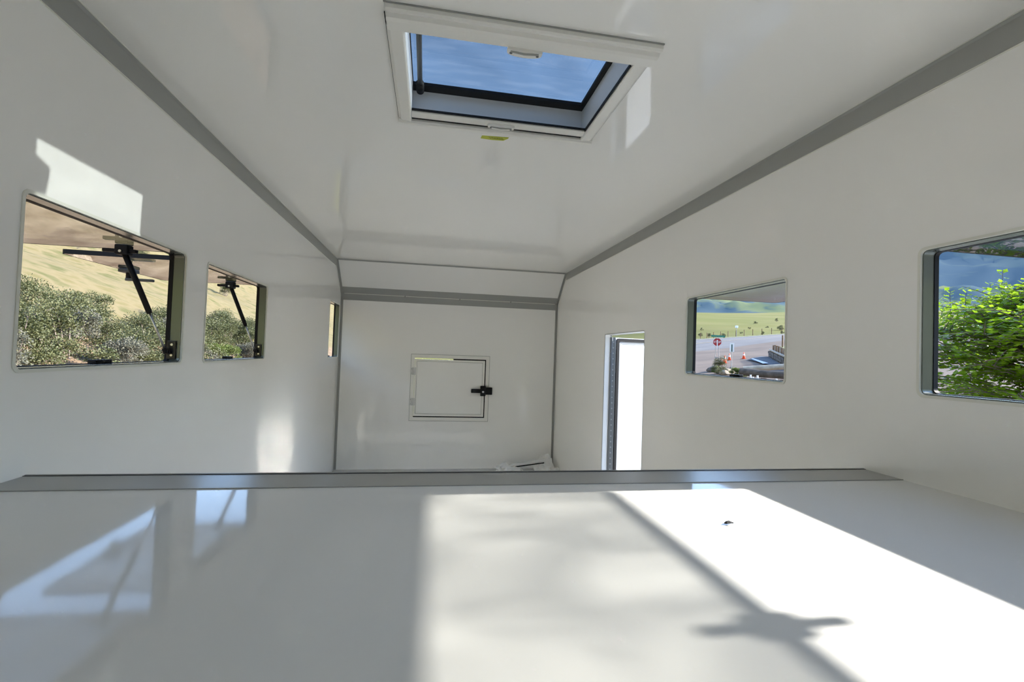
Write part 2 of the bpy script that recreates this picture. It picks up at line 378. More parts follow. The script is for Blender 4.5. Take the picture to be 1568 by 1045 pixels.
# front and rear blind cassettes with stepped profiles
rail([(sy0-.094, 0), (sy0-.094, -.014), (sy0-.088, -.017), (sy0-.076, -.013), (sy0-.070, -.021), (sy0-.058, -.023), (sy0-.050, -.017), (sy0-.014, -.015), (sy0-.010, -.012), (sy0-.010, 0)], SY, sx0-.042, sx1+.048, 'blind_cassette')
rail([(sy1+.010, 0), (sy1+.010, -.013), (sy1+.016, -.019), (sy1+.026, -.019), (sy1+.034, -.011), (sy1+.046, -.012), (sy1+.058, -.006), (sy1+.061, 0)], SY, sx0-.047, sx1+.047, 'blind_cassette')
rail([(sy1-.048, -.001), (sy1-.048, -.010), (sy1-.020, -.013), (sy1-.010, -.011), (sy1-.010, -.001)], SY, sx0, sx1, 'blind_bar')
MB().box(sx0-.03, sx1, sy1-.008, sy1+.009, CEIL-.007, CEIL-.002).build('cassette_seal', M['black'], skl)
MB().box(sx0+.001, sx1-.001, sy1-.055, sy1-.048, CEIL-.006, CEIL).build('blind_seal', M['black'], skl)
MB().box(sx1-.004, sx1-.0005, sy0, sy1-.05, CEIL-.010, CEIL-.001).build('side_seal', M['black'], skl)
MB().box(sx0-.0475, sx0-.0455, sy0-.06, sy1+.06, CEIL-.0045, CEIL-.0005).build('joint_line', M['black'], skl)
MB().box(sx1+.0455, sx1+.0475, sy0-.02, sy1+.02, CEIL-.0045, CEIL-.0005).build('joint_line', M['black'], skl)
MB().box(sx0-.046, sx1+.050, sy0-.0965, sy0-.0945, CEIL-.004, CEIL-.0005).build('joint_line', M['trim'], skl)
for yy, zz, q in ((sy0-.004, CEIL-.017, 1), (sy1-.022, CEIL-.015, 1)):
    loop = []
    for i in range(13):
        a = math.pi*i/12; loop.append((.216-.047*math.cos(a), yy+q*.016*math.sin(a)))
    pu = MB().prism(loop+[(.263, yy-q*.012), (.169, yy-q*.012)], zz-.005, zz+.003, XY).build('blind_pull', M['white_plastic'], skl)
    MB().tube([(.178, yy-q*.006, zz-.005), (.216, yy-q*.003, zz-.007), (.254, yy-q*.006, zz-.005)], .003, 6).build('grip_groove', M['trim'], pu)
    for xx in (.180, .252):
        MB().tube([(xx, yy+q*.001, zz-.004), (xx, yy+q*.001, zz-.0065)], .004, 8).build('screw', M['latchgrey'], pu)
# lid
ld = MB().box(sx0-.03, sx1+.03, sy0-.03, sy1+.03, zl+.012, zl+.016).build('lid_glazing', M['dome'], skl)
MB().ring(rrect(sx0-.03, sx1+.03, sy0-.03, sy1+.03, 0), rrect(sx0+.003, sx1-.016, sy0+.003, sy1-.040, 0), zl+.001, zl+.011, XY).build('lid_frame', M['black'], skl)
st = MB().tube([(sx0+.030, sy0+.0, zl-.012), (sx0+.026, sy1-.060, zl-.012)], .0085, 12).build('lid_strut', M['latchgrey'], skl, smooth=True)
MB().tube([(sx0+.026, sy1-.075, zl-.012), (sx0+.026, sy1-.030, zl-.016)], .0135, 12).build('strut_end', M['black'], st, smooth=True)
MB().box(sx0+.012, sx0+.046, sy0, sy0+.012, zl-.024, zl).build('strut_bracket', M['black'], st)

MB().prism([(.115, sy0), (.265, sy0), (.255, sy0+.038), (.15, sy0+.044)], CEIL+.030, CEIL+.050, XY).build('notch_blocker', M['black'], skl)  # unseen block added in the shaft to cast the notch in the sunlit patch

# strip of tape behind the skylight
tp = MB(); zt = CEIL-.0012
tl_ = [(.160, 1.773), (.262, 1.765), (.2605, 1.776), (.245, 1.797), (.200, 1.801), (.157, 1.797)]
tp.prism(tl_, zt, CEIL-.0002, XY)
tape = tp.build('tape_strip', M['tape']); tag(tape, 'strip of yellow-green tape with faint handwriting stuck on ceiling', 'tape')
ink = MB(); rng = random.Random(5)
for row, yy in ((0, 1.777), (1, 1.786)):
    x = .186+row*.006
    while x < .240:
        l = rng.uniform(.004, .008); a = rng.uniform(-.003, .003)
        ink.tube([(x, yy-a, zt-.0004), (x+l*.5, yy+a, zt-.0004), (x+l, yy-a*.6, zt-.0004)], .0008, 4); x += l+rng.uniform(.002, .004)
ink.build('handwriting', M['ink'], tape)

# ------------------------------------------------------------------ access hatch in the rear wall
hx0, hx1, hz0, hz1 = HATCH
hat = empty('door_2', ((hx0+hx1)/2, YREAR, hz0), 'white square access hatch with black latch in rear wall', 'hatch', kind='structure')
g0 = .034
MB().ring(rrect(hx0, hx1, hz0, hz1, 0), rrect(hx0+g0, hx1-g0, hz0+g0, hz1-g0, 0), YREAR-.007, YREAR+.003, XZ).build('frame', M['white_plastic'], hat, bevel=.0015)
MB().ring(rrect(hx0-.004, hx1+.004, hz0-.004, hz1+.004, 0), rrect(hx0+.004, hx1-.004, hz0+.004, hz1-.004, 0), YREAR-.003, YREAR-.0002, XZ).build('frame_joint', M['trim'], hat)
gl_ = .012
lx0, lx1, lz0, lz1 = hx0+g0+.002, hx1-g0-gl_, hz0+g0+gl_, hz1-g0-gl_-.001
MB().ring(rrect(lx0+.019, lx1-.021, lz0+.021, lz1-.019, 0), rrect(lx0+.023, lx1-.025, lz0+.025, lz1-.023, 0), YREAR-.003, YREAR+.0005, XZ).build('border_joint', M['trim'], hat)
leaf = MB().box(lx0, lx1, lz0 and YREAR-.001, YREAR+.035, lz0, lz1).build('hatch_leaf', M['panel'], hat)
MB().ring(rrect(lx0, lx1, lz0, lz1, 0), rrect(lx0+.020, lx1-.022, lz0+.022, lz1-.020, 0), YREAR-.006, YREAR, XZ).build('leaf_border', M['white_plastic'], leaf, bevel=.0015)
xm = hx0+.42
MB().box(xm, hx1-g0, YREAR+.004, YREAR+.012, lz1-.001, hz1-g0+.001).build('seal', M['black'], hat)
MB().box(lx1-.001, hx1-g0+.001, YREAR+.004, YREAR+.012, hz0+g0, hz1-g0).build('seal', M['black'], hat)
MB().box(lx0, hx1-g0, YREAR+.004, YREAR+.012, hz0+g0-.001, lz0+.001).build('seal', M['black'], hat)
for zc_ in (hz1-.170, hz0+.19):
    hg = MB().box(hx0-.006, hx0+.050, YREAR-.016, YREAR-.007, zc_-.037, zc_+.037).build('hinge', M['seal_white'], hat, bevel=.003)
    MB().tube([(hx0+.026, YREAR-.018, zc_-.037), (hx0+.026, YREAR-.018, zc_+.037)], .006, 10).build('hinge_pin', M['seal_white'], hg, smooth=True)
    for dz in (-.022, .022):
        MB().tube([(hx0+.008, YREAR-.016, zc_+dz), (hx0+.008, YREAR-.0185, zc_+dz)], .004, 8).build('screw', M['trim'], hg)
zc_ = hz1-.355; xk = hx0+.732
lt = MB().box(xk-.027, xk+.027, YREAR-.040, YREAR-.006, zc_-.052, zc_+.052).build('latch', M['black'], hat, bevel=.006)
MB().box(xk+.02, xk+.094, YREAR-.046, YREAR-.010, zc_-.036, zc_+.038).build('latch_body', M['black'], lt, bevel=.006)
MB().box(xk-.122, xk-.02, YREAR-.052, YREAR-.030, zc_-.020, zc_+.022).build('latch_handle', M['black'], lt, bevel=.006)
MB().tube([(xk, YREAR-.039, zc_-.008), (xk, YREAR-.043, zc_-.008)], .010, 12).build('latch_screw', M['screw'], lt)

# ------------------------------------------------------------------ side door, swung open outwards
dy0, dy1, dz0, dz1 = DOOR
dr = empty('door_1', (XR, (dy0+dy1)/2, dz0), 'open white side door standing sunlit outside the right wall doorway', 'door', kind='structure')
MB().ring(rrect(dy0, dy1, dz0, dz1, .012), rrect(dy0+.004, dy1-.004, dz0+.004, dz1-.004, .009), XR+.002, XR+T, YZ).build('reveal', M['white_paint'], dr)
MB().ring(rrect(dy0-.003, dy1+.003, dz0-.003, dz1+.003, .014), rrect(dy0+.001, dy1-.001, dz0+.001, dz1-.001, .011), XR-.001, XR+.003, YZ).build('edge_line', M['trim'], dr)
MB().ring(rrect(dy0-.03, dy1+.03, dz0-.03, dz1+.03, .03), rrect(dy0+.006, dy1-.006, dz0+.006, dz1-.006, .01), XR+T, XR+T+.012, YZ).build('outer_frame', M['steel'], dr)
hp = MB().box(XR+T+.002, 1.391, dy1-.014, dy1-.007, dz0+.01, dz1-.02).build('piano_hinge', M['hinge'], dr)
k = 0; z = dz0+.02
while z < dz1-.04:
    MB().tube([(1.373, dy1-.013, z), (1.373, dy1-.0165, z)], .0055, 6).build('rivet', M['trim'], hp); z += .042; k += 1
MB().tube([(1.362, dy1-.012, dz0+.01), (1.362, dy1-.012, dz1-.02)], .006, 8).build('hinge_barrel', M['hinge'], hp, smooth=True)
th = math.radians(14); hx_, hy_ = 1.391, dy1-.012
ux, uy = math.cos(th), math.sin(th); vx, vy = -uy, ux
def dmap(u, v, w): return (hx_+ux*u+vx*w, hy_+uy*u+vy*w, v)
dz1d = dz1-.022
MB().prism(rrect(0, .68, dz0-.01, dz1d, .02), 0, .045, dmap).build('door_leaf', M['white_paint'], dr)
MB().ring(rrect(.004, .676, dz0-.006, dz1d-.004, .02), rrect(.028, .652, dz0+.018, dz1d-.028, .012), -.012, 0, dmap).build('door_seal', M['black'], dr)
MB().ring(rrect(.0285, .6515, dz0+.0185, dz1d-.0285, .012), rrect(.044, .636, dz0+.034, dz1d-.044, .01), -.006, 0, dmap).build('door_border', M['latch_light'], dr)

# ------------------------------------------------------------------ loose things inside
bar = empty('wrapped_bar', (1.0, 4.62, 0), 'white bar with crumpled white wrapping at both ends on the floor', 'bar')
def crumple(name, loc, size, seed):
    bm = bmesh.new(); bmesh.ops.create_icosphere(bm, subdivisions=3, radius=1)
    for v in bm.verts:
        p = v.co.copy(); n = noise.noise(p*1.7+Vector((seed, 0, 0)))*.55+noise.noise(p*4.3+Vector((0, seed, 0)))*.40+abs(noise.noise(p*8+Vector((0, 0, seed))))*.25
        q = p*(1+n); v.co = Vector((q.x*size[0], q.y*size[1], max(-.55, q.z)*size[2]))
    mz = min(v.co.z for v in bm.verts)
    for v in bm.verts: v.co.z -= mz
    me = bpy.data.meshes.new(name); bm.to_mesh(me); bm.free(); me.materials.append(M['wrap'])
    o = bpy.data.objects.new(name, me); C.objects.link(o); o.parent = bar; o.location = Vector(loc)-bar.location
crumple('wrapping', (.80, 4.64, 0), (.125, .07, .068), 1.3)
crumple('wrapping', (1.17, 4.66, 0), (.080, .07, .105), 7.7)
crumple('wrapping', (1.235, 4.60, 0), (.055, .09, .05), 4.1)
MB().tube([(.80, 4.60, .098), (1.19, 4.60, .150)], .012, 4).build('rail', M['wrap'], bar)
MB().tube([(.86, 4.595, .083), (1.15, 4.595, .121)], .007, 4).build('rubber_strip', M['black'], bar)
# dead insect on the platform
fly = empty('dead_insect', (.578, .834, DECK), 'tiny dark dead insect lying on the sunlit platform floor', 'insect')
MB().tube([(.568, .834, DECK+.003), (.573, .834, DECK+.004), (.580, .835, DECK+.004), (.588, .835, DECK+.003)], [.0012, .003, .003, .001], 8).build('body', M['insect'], fly)
for s in (1, -1):
    MB().prism([(.574, .834), (.579, .834+s*.007), (.584, .834+s*.009), (.582, .834+s*.003)], DECK+.0045, DECK+.005, XY).build('wing', M['insect'], fly)
#EXTERIOR
# ------------------------------------------------------------------ outdoors: terrain
RX = [(-3, -2.1), (0, -2.1), (5, -2.0), (10, -1.5), (13.6, -1.18), (20.6, -1.02), (24, -.62), (27, -.28), (28, -.15), (31, .22), (33, .50), (45, 1.8), (60, 4.1), (75, 6.2), (90, 8.6), (130, 16.5), (200, 30.5), (260, 43.5), (330, 50)]
def lerp_tab(tab, x):
    if x <= tab[0][0]: return tab[0][1]
    for (a, za), (b, zb) in zip(tab, tab[1:]):
        if x <= b: return za+(zb-za)*(x-a)/(b-a)
    return tab[-1][1]
def ground_z(x, y, nz=True):
    if x >= 0:
        f_ = min(1, max(0, (x-60)/60)); f_ = f_*f_*(3-2*f_)
        z = lerp_tab(RX, x+(math.hypot(x, y)*.568-x)*f_)
        n = noise.noise(Vector((x*.05, y*.05, 3)))*min(1.2, max(0, (x-80)*.02))
    else:
        a = -x
        if a < 3: z = -2.1
        elif a < 8: z = -2.1+1.5*((a-3)/5)
        else: z = -.6+.42*(a-8)+.2*max(0, a-25)
        n = noise.noise(Vector((x*.11, y*.11, 1)))*min(1.6, max(0, (a-9)*.10))+noise.noise(Vector((x*.6, y*.6, 5)))*(.10 if a > 4 else 0)
    z += max(0, -y-14)*.30*(1 if x > 0 else math.exp(x/60))  # unseen slope added behind the viewpoint to darken the rear wall's reflection
    z += max(0, y-70)*.03*math.exp(-(x/45.0)**2)
    return z+(n if nz else 0)+H
def geo(vals):
    return vals
xs = sorted(set([k_[0] for k_ in RX if k_[0] > 0]+[-160, -130, -105, -85, -70, -58, -48, -40, -34, -29, -25] + [-22+.7*i for i in range(28)] + [-2.4+1.2*i for i in range(3)] + [1.5+1.5*i for i in range(24)] + [38+4*i for i in range(16)] + [105, 115, 130, 145, 160, 180, 200, 220, 240, 260, 290, 330]))
ys = sorted(set([-260, -200, -150, -110, -80, -60, -50, -40, -30, -25, -20, -15, -8] + [-4+1.5*i for i in range(42)] + [62+4*i for i in range(30)] + [190, 210, 240, 280, 330, 400, 480]))
vs = [(x, y, ground_z(x, y)) for y in ys for x in xs]; nx = len(xs)
fs = [(j*nx+i, j*nx+i+1, (j+1)*nx+i+1, (j+1)*nx+i) for j in range(len(ys)-1) for i in range(nx-1)]
def ground_mat():
    m, t, b = new_mat('ground_cover'); b.inputs['Roughness'].default_value = .95; b.inputs['Specular IOR Level'].default_value = .1
    geo_ = N(t, 'ShaderNodeNewGeometry'); sp = N(t, 'ShaderNodeSeparateXYZ'); t.links.new(geo_.outputs['Position'], sp.inputs[0])
    def noise_(scale, detail=5, vec=None):
        n = N(t, 'ShaderNodeTexNoise'); n.inputs['Scale'].default_value = scale; n.inputs['Detail'].default_value = detail
        t.links.new(vec if vec else geo_.outputs['Position'], n.inputs['Vector']); return n
    def ramp(src, p0, c0, p1, c1, mid=None):
        r = N(t, 'ShaderNodeValToRGB'); r.color_ramp.elements[0].position = p0; r.color_ramp.elements[0].color = (*c0, 1)
        r.color_ramp.elements[1].position = p1; r.color_ramp.elements[1].color = (*c1, 1)
        if mid: e_ = r.color_ramp.elements.new(mid[0]); e_.color = (*mid[1], 1)
        t.links.new(src, r.inputs[0]); return r
    hill = ramp(noise_(.9, 10).outputs[0], .34, (.135, .112, .046), .68, (.095, .092, .034), (.5, (.180, .142, .074)))
    dirt = ramp(noise_(2.2, 8).outputs[0], .33, (.15, .10, .06), .7, (.26, .19, .125))
    grav = ramp(noise_(.16, 10).outputs[0], .34, (.185, .142, .112), .70, (.115, .092, .078))
    mp = N(t, 'ShaderNodeMapping'); mp.inputs['Scale'].default_value = (.05, .012, .1); t.links.new(geo_.outputs['Position'], mp.inputs[0])
    field = ramp(noise_(1.0, 7, mp.outputs[0]).outputs[0], .36, (.130, .128, .026), .66, (.175, .152, .046))
    def mask(x0, x1, src=None, jit=0.0, js=.6):
        n = noise_(js, 4); mu = N(t, 'ShaderNodeMath', operation='MULTIPLY_ADD'); mu.inputs[1].default_value = jit
        t.links.new(n.outputs[0], mu.inputs[0]); t.links.new(src or sp.outputs[0], mu.inputs[2])
        mr = N(t, 'ShaderNodeMapRange'); mr.inputs[1].default_value = x0; mr.inputs[2].default_value = x1
        t.links.new(mu.outputs[0], mr.inputs[0]); return mr
    def mix(f, a, b_):
        mx = N(t, 'ShaderNodeMix', data_type='RGBA'); t.links.new(f.outputs[0], mx.inputs[0]); t.links.new(a, mx.inputs[6]); t.links.new(b_, mx.inputs[7]); return mx.outputs[2]
    c = mix(mask(-9.0, -8.0, jit=2.0), hill.outputs[0], dirt.outputs[0])
    c = mix(mask(-.5, .5, jit=0), c, grav.outputs[0])
    near = ramp(noise_(.5, 8).outputs[0], .40, (.60, .575, .53), .62, (.46, .44, .40), (.54, (.20, .20, .19)))
    c = mix(mask(.3, .6), c, near.outputs[0])
    c = mix(mask(8.0, 11.0, jit=2.0), c, grav.outputs[0])
    c = mix(mask(69.0, 72.0, jit=4.0, js=.15), c, field.outputs[0])
    ym = mask(7.0, 10.0, src=sp.outputs[1]); xm_ = mask(11.0, 8.0); xm2 = mask(-4.0, -2.5)
    def mul(a, b_):
        n = N(t, 'ShaderNodeMath', operation='MULTIPLY'); t.links.new(a.outputs[0], n.inputs[0]); t.links.new(b_.outputs[0], n.inputs[1]); return n
    c = mix(mul(mul(ym, xm_), xm2), c, field.outputs[0])
    c = mix(mask(-10.0, -13.0, src=sp.outputs[1]), c, field.outputs[0])
    t.links.new(c, b.inputs['Base Color'])
    return m
gm = ground_mat()
g_ = MB(); g_.v = vs; g_.f = fs
go = g_.build('ground', gm, smooth=True, recalc=False)
tag(go, 'sunlit open ground of gravel, dirt and grassy slopes outside', 'ground', kind='structure')

# mountains far beyond the field
def mountain_mat(c1, c2):
    m, t, b = new_mat('hazy_forest_mountain'); b.inputs['Roughness'].default_value = 1; b.inputs['Specular IOR Level'].default_value = 0
    tc = N(t, 'ShaderNodeTexCoord'); mp = N(t, 'ShaderNodeMapping'); mp.inputs['Scale'].default_value = (.010, .006, .012)
    t.links.new(tc.outputs['Object'], mp.inputs[0])
    nz = N(t, 'ShaderNodeTexNoise'); nz.inputs['Scale'].default_value = 1; nz.inputs['Detail'].default_value = 6; nz.inputs['Distortion'].default_value = .8
    t.links.new(mp.outputs[0], nz.inputs['Vector'])
    r = N(t, 'ShaderNodeValToRGB'); r.color_ramp.elements[0].position = .51; r.color_ramp.elements[1].position = .60
    r.color_ramp.elements[0].color = (*c1, 1); r.color_ramp.elements[1].color = (*c2, 1)
    t.links.new(nz.outputs[0], r.inputs[0]); t.links.new(r.outputs[0], b.inputs['Base Color'])
    return m
mm1 = mountain_mat((.075, .105, .120), (.155, .175, .095)); mm2 = mountain_mat((.070, .100, .125), (.090, .120, .130))  # blue distance haze is mixed into the base colours of both ridges
def mountain(name, label, r0, r1, lo, hi, seed, rough, mm):
    mbm = MB(); nu, nv = 110, 22
    for j in range(nv):
        f = j/(nv-1); rr = r0+(r1-r0)*f
        for i in range(nu):
            a = math.radians(20+70*i/(nu-1))
            n = noise.fractal(Vector((a*9.0+seed, f*2.2, seed)), 1.0, 2.0, 5)
            mbm.v.append((rr*math.cos(a), rr*math.sin(a), rr*(lo+(hi-lo)*f**.85+n*rough*f)+H))
    for j in range(nv-1):
        for i in range(nu-1): mbm.f.append((j*nu+i, j*nu+i+1, (j+1)*nu+i+1, (j+1)*nu+i))
    o = mbm.build(name, mm, smooth=True, recalc=False); tag(o, label, 'mountain', 'mountains beyond the field')
mountain('mountain_ridge', 'lower blue-green mountain ridge just behind the green field', 620, 980, .070, .128, 2.1, .040, mm1)
mountain('mountain_ridge', 'taller dark blue mountain ridge rising behind the lower ridge', 1050, 2000, .08, .23, 9.4, .04, mm2)

# road
M['asphalt'] = pmat('worn_asphalt', (.120, .110, .105), .9, col2=(.095, .087, .085), scale=.25, detail=8)
M['asphalt_shaded'] = pmat('shaded_dark_asphalt', (.05, .055, .065), .9, col2=(.07, .075, .085), scale=1)
M['yellow_line'] = pmat('faded_yellow_line', (.42, .32, .17), .9)
M['white_line'] = pmat('white_road_line', (.6, .6, .6), .9)
ROAD = [(2.3, 33, 58), (1.9, 36, 64), (1.667, 40, 67.5), (1.55, 44, 70), (1.42, 48, 73), (1.30, 53, 77), (1.21, 57, 81), (1.05, 64, 86), (.9, 72, 92), (.75, 80, 99), (.6, 88, 106)]
def strip(name, f0, f1, lift, mat, n=9, parent=None, rows=ROAD):
    mbm = MB()
    for q, a, b in rows:
        for i in range(n):
            x = a+(b-a)*(f0+(f1-f0)*i/(n-1)); y = x*q
            mbm.v.append((x, y, ground_z(x, y)+(-.06 if n > 2 and i in (0, n-1) else lift)))
    for j in range(len(rows)-1):
        for i in range(n-1): mbm.f.append((j*n+i, j*n+i+1, (j+1)*n+i+1, (j+1)*n+i))
    return mbm.build(name, mat, parent, recalc=False)
def dense(rows, k=6):
    out = []
    for (q0, a0, b0), (q1, a1, b1) in zip(rows, rows[1:]):
        for i in range(k): f = i/k; out.append((q0+(q1-q0)*f, a0+(a1-a0)*f, b0+(b1-b0)*f))
    return out+[rows[-1]]
DR = dense(ROAD)
road = strip('road', 0, 1, .10, M['asphalt'], rows=DR); tag(road, 'grey asphalt road curving past the green field', 'road')
strip('centre_line', .50, .515, .13, M['yellow_line'], 2, road, DR)
strip('edge_line', .95, .965, .13, M['white_line'], 2, road, DR)

# paved bay: dark asphalt, with the retaining wall's shadow painted into its colour
def patch(name, pts, lift, mat, label, cat, nsub=16, parent=None):
    (a, b, c, d) = [Vector(p) for p in pts]; mbm = MB(); n = nsub+1
    for j in range(n):
        for i in range(n):
            u, v = i/nsub, j/nsub; p = (a*(1-u)+b*u)*(1-v)+(d*(1-u)+c*u)*v
            mbm.v.append((p.x, p.y, ground_z(p.x, p.y)+lift))
    for j in range(nsub):
        for i in range(nsub): mbm.f.append((j*n+i, j*n+i+1, (j+1)*n+i+1, (j+1)*n+i))
    o = mbm.build(name, mat, parent, recalc=False)
    if label: tag(o, label, cat)
    return o
bay = patch('paved_bay', ((30.6, 41.8), (33.4, 43.6), (33.0, 41.9), (24.6, 29.0)), .10, M['asphalt_shaded'], 'dark asphalt parking bay with painted-in shadow beside the stone retaining wall', 'paving')
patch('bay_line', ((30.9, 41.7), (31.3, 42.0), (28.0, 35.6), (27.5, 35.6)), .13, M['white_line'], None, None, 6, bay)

# ------------------------------------------------------------------ roadside signs
M['sign_red'] = pmat('sign_red', (.42, .02, .02), .5)
M['sign_white'] = pmat('sign_white', (.88, .88, .86), .5)
M['sign_green'] = pmat('sign_green', (.02, .19, .12), .5)
M['sign_pole'] = pmat('galvanised_post', (.38, .36, .33), .6)
M['sign_dark'] = pmat('sign_dark_green', (.03, .09, .08), .5)
def facing(px, py, z0):
    # local frame turned towards the vehicle
    d = Vector((px, py, 0)).normalized(); r = Vector((d.y, -d.x, 0))
    def mp(u, v, w): return (px+r.x*u-d.x*w, py+r.y*u-d.y*w, z0+v)
    return mp
sxp, syp = 27.3, 41.8; sg = ground_z(sxp, syp)
ss = empty('stop_sign', (sxp, syp, sg), 'red octagonal stop sign under a green street name plate', 'sign')
zs = H+.067*27.3-sg
mp_ = facing(sxp, syp, sg)
octo = lambda r: [(r*math.cos(math.pi/8+i*math.pi/4), zs+r*math.sin(math.pi/8+i*math.pi/4)) for i in range(8)]
pl = MB().prism(octo(.43), .03, .036, mp_).build('sign_plate', M['sign_red'], ss)
MB().ring(octo(.425), octo(.395), .036, .040, mp_).build('border', M['sign_white'], pl)
cu = bpy.data.curves.new('letters', 'FONT'); cu.body = 'STOP'; cu.size = .27; cu.align_x = 'CENTER'; cu.align_y = 'CENTER'; cu.extrude = .002
tmp = bpy.data.objects.new('tmp', cu); C.objects.link(tmp); bpy.context.view_layer.update()
me = bpy.data.meshes.new_from_object(tmp.evaluated_get(bpy.context.evaluated_depsgraph_get())); bpy.data.objects.remove(tmp)
off = wloc(pl)
for v in me.vertices: v.co = Vector(mp_(v.co.x, zs+v.co.y, .041+v.co.z))-off
me.materials.clear(); me.materials.append(M['sign_white'])
lo_ = bpy.data.objects.new('letters', me); C.objects.link(lo_); lo_.parent = pl
sp_ = MB().prism([(-.55, zs+.50), (.68, zs+.44), (.68, zs+.64), (-.55, zs+.70)], -.01, .004, mp_).build('street_plate', M['sign_green'], ss)
lt_ = MB(); x = -.42
rng = random.Random(3)
while x < .52:
    l = rng.uniform(.06, .12); lt_.prism([(x, zs+.565-.05*(x+.55)), (x+l, zs+.56-.05*(x+.55)), (x+l, zs+.635-.05*(x+.55)), (x, zs+.64-.05*(x+.55))], .004, .006, mp_); x += l+.03
lt_.build('worn_lettering', pmat('worn_lettering', (.10, .33, .24), .6), sp_)
for a, b in ((-.20, -.06), (.20, .14)):
    MB().tube([mp_(a, -.05, .0), mp_(b, zs+.5, .0)], .032, 8).build('post', M['sign_pole'], ss)
MB().prism([(-.035, zs-.50), (.045, zs-.50), (.045, zs+.20), (-.035, zs+.20)], .045, .07, mp_).build('marker', M['sign_white'], ss)
MB().prism([(-.19, zs-1.62), (.18, zs-1.62), (.18, zs-1.45), (-.19, zs-1.45)], .03, .05, mp_).build('cross_board', M['sign_pole'], ss)
px_, py_ = 20.6, 20.6*1.447; pg = ground_z(px_, py_)
ps = empty('post_sign', (px_, py_, pg), 'narrow white sign with dark stripe on a slim post', 'sign')
mp_ = facing(px_, py_, pg); zt = H+.062*20.6-pg
MB().prism([(-.14, zt-.62), (.13, zt-.62), (.13, zt), (-.14, zt)], .02, .03, mp_).build('sign_plate', M['sign_white'], ps)
MB().prism([(-.045, zt-.60), (.035, zt-.60), (.035, zt-.09), (-.045, zt-.09)], .03, .034, mp_).build('stripe', M['sign_dark'], ps)
MB().tube([mp_(.0, -.05, 0), mp_(-.02, zt-.05, 0)], .028, 8).build('post', M['sign_pole'], ps)
# marker post in the field
fx, fy = 73.5, 73.5*1.425; fg = ground_z(fx, fy)
fp = empty('marker_post', (fx, fy, fg), 'slender post with a white box standing at the field edge', 'post')
MB().tube([(fx, fy, fg-.1), (fx, fy, fg+2.3)], .06, 6).build('post', M['sign_pole'], fp)
MB().box(fx-.25, fx+.25, fy-.25, fy+.25, fg+2.2, fg+2.75).build('box', M['sign_white'], fp, bevel=.05)

# traffic cones
M['cone'] = pmat('orange_cone', (.85, .12, .03), .5); M['cone_base'] = pmat('cone_base', (.60, .08, .03), .6)
cone0 = None
for i, (q, t_, sc, lab) in enumerate(((1.485, 27.6, 1.05, 'large orange traffic cone in the middle of the cluster by the stop sign'), (1.503, 26.4, .8, 'small orange traffic cone lowest and nearest the stop sign'), (1.460, 30.2, .95, 'orange traffic cone just left of the slim white sign post'), (1.385, 31.6, .95, 'lone orange traffic cone right of the slim white sign post'))):
    x, y = t_, t_*q; z = ground_z(x, y)
    if cone0 is None:
        cone0 = empty('traffic_cone', (0, 0, 0), lab, 'traffic cone', 'orange traffic cones on the gravel')
        MB().box(-.22, .22, -.22, .22, 0, .04).build('base', M['cone_base'], cone0, bevel=.01)
        MB().tube([(0, 0, .03), (0, 0, .25), (0, 0, .26), (0, 0, .45), (0, 0, .72)], [.17, .125, .125, .085, .03], 14).build('body', M['cone'], cone0, smooth=True)
        MB().tube([(0, 0, .38), (0, 0, .50)], [.106, .081], 14, caps=False).build('band', M['sign_white'], cone0, smooth=True)
        c = cone0
    else: c = copy_tree(cone0)
    c.location = (x, y, z); c.scale = (sc, sc, sc); c['label'] = lab

# ------------------------------------------------------------------ log barrier, retaining wall, rocks
M['log'] = pmat('weathered_log', (.13, .105, .085), .9, col2=(.075, .062, .05), scale=5, bump=.3, bscale=12)
M['log_pale'] = pmat('bleached_log', (.46, .40, .31), .9, col2=(.34, .29, .22), scale=4)
M['log_brown'] = pmat('brown_log', (.26, .16, .09), .9, col2=(.17, .10, .06), scale=4)
M['stone'] = pmat('grey_stone', (.17, .15, .125), .95, col2=(.10, .09, .08), scale=3)
M['stone_pale'] = pmat('pale_sandstone', (.42, .34, .24), .95, col2=(.30, .23, .16), scale=4)
def logthing(name, a, b, r, mat, label, group=None, cat='log', wob=.03, n=12):
    a, b = Vector(a), Vector(b); pts = []; rr = []
    for i in range(9):
        f = i/8; p = a.lerp(b, f)+Vector((0, 0, noise.noise(Vector((f*3, a.x, 2)))*wob)); pts.append(p); rr.append(r*(1+.10*noise.noise(Vector((f*4, a.y, 7)))))
    o = MB().tube(pts, rr, n).build(name, mat, smooth=False); tag(o, label, cat, group); return o
def cz(x, q, zr): return (x, x*q, zr*x+H)
logthing('log', cz(13.9, 1.388, -.0235), (17.2, 17.4, -.0235*13.9+H+.42), .125, M['log_pale'], 'bleached pale log lying along the top of the barrier', 'logs of the roadside barrier')
logthing('log', cz(13.5, 1.402, -.0315), (15.6, 16.2, -.0440*13.5+H), .165, M['log'], 'thick grey log of the barrier with its round end at left', 'logs of the roadside barrier')
for i, (x, q, lab) in enumerate(((13.6, 1.385, 'stubby log post at the left end of the barrier'), (14.2, 1.29, 'stubby log post under the middle of the barrier'), (14.9, 1.21, 'stubby log post at the right of the barrier'))):
    y = x*q; gz = ground_z(x, y)
    logthing('log_post', (x, y, gz-.1), (x, y, H-.047*x), .12, M['log_brown'], lab, 'posts of the log barrier', 'post', .0, 10)
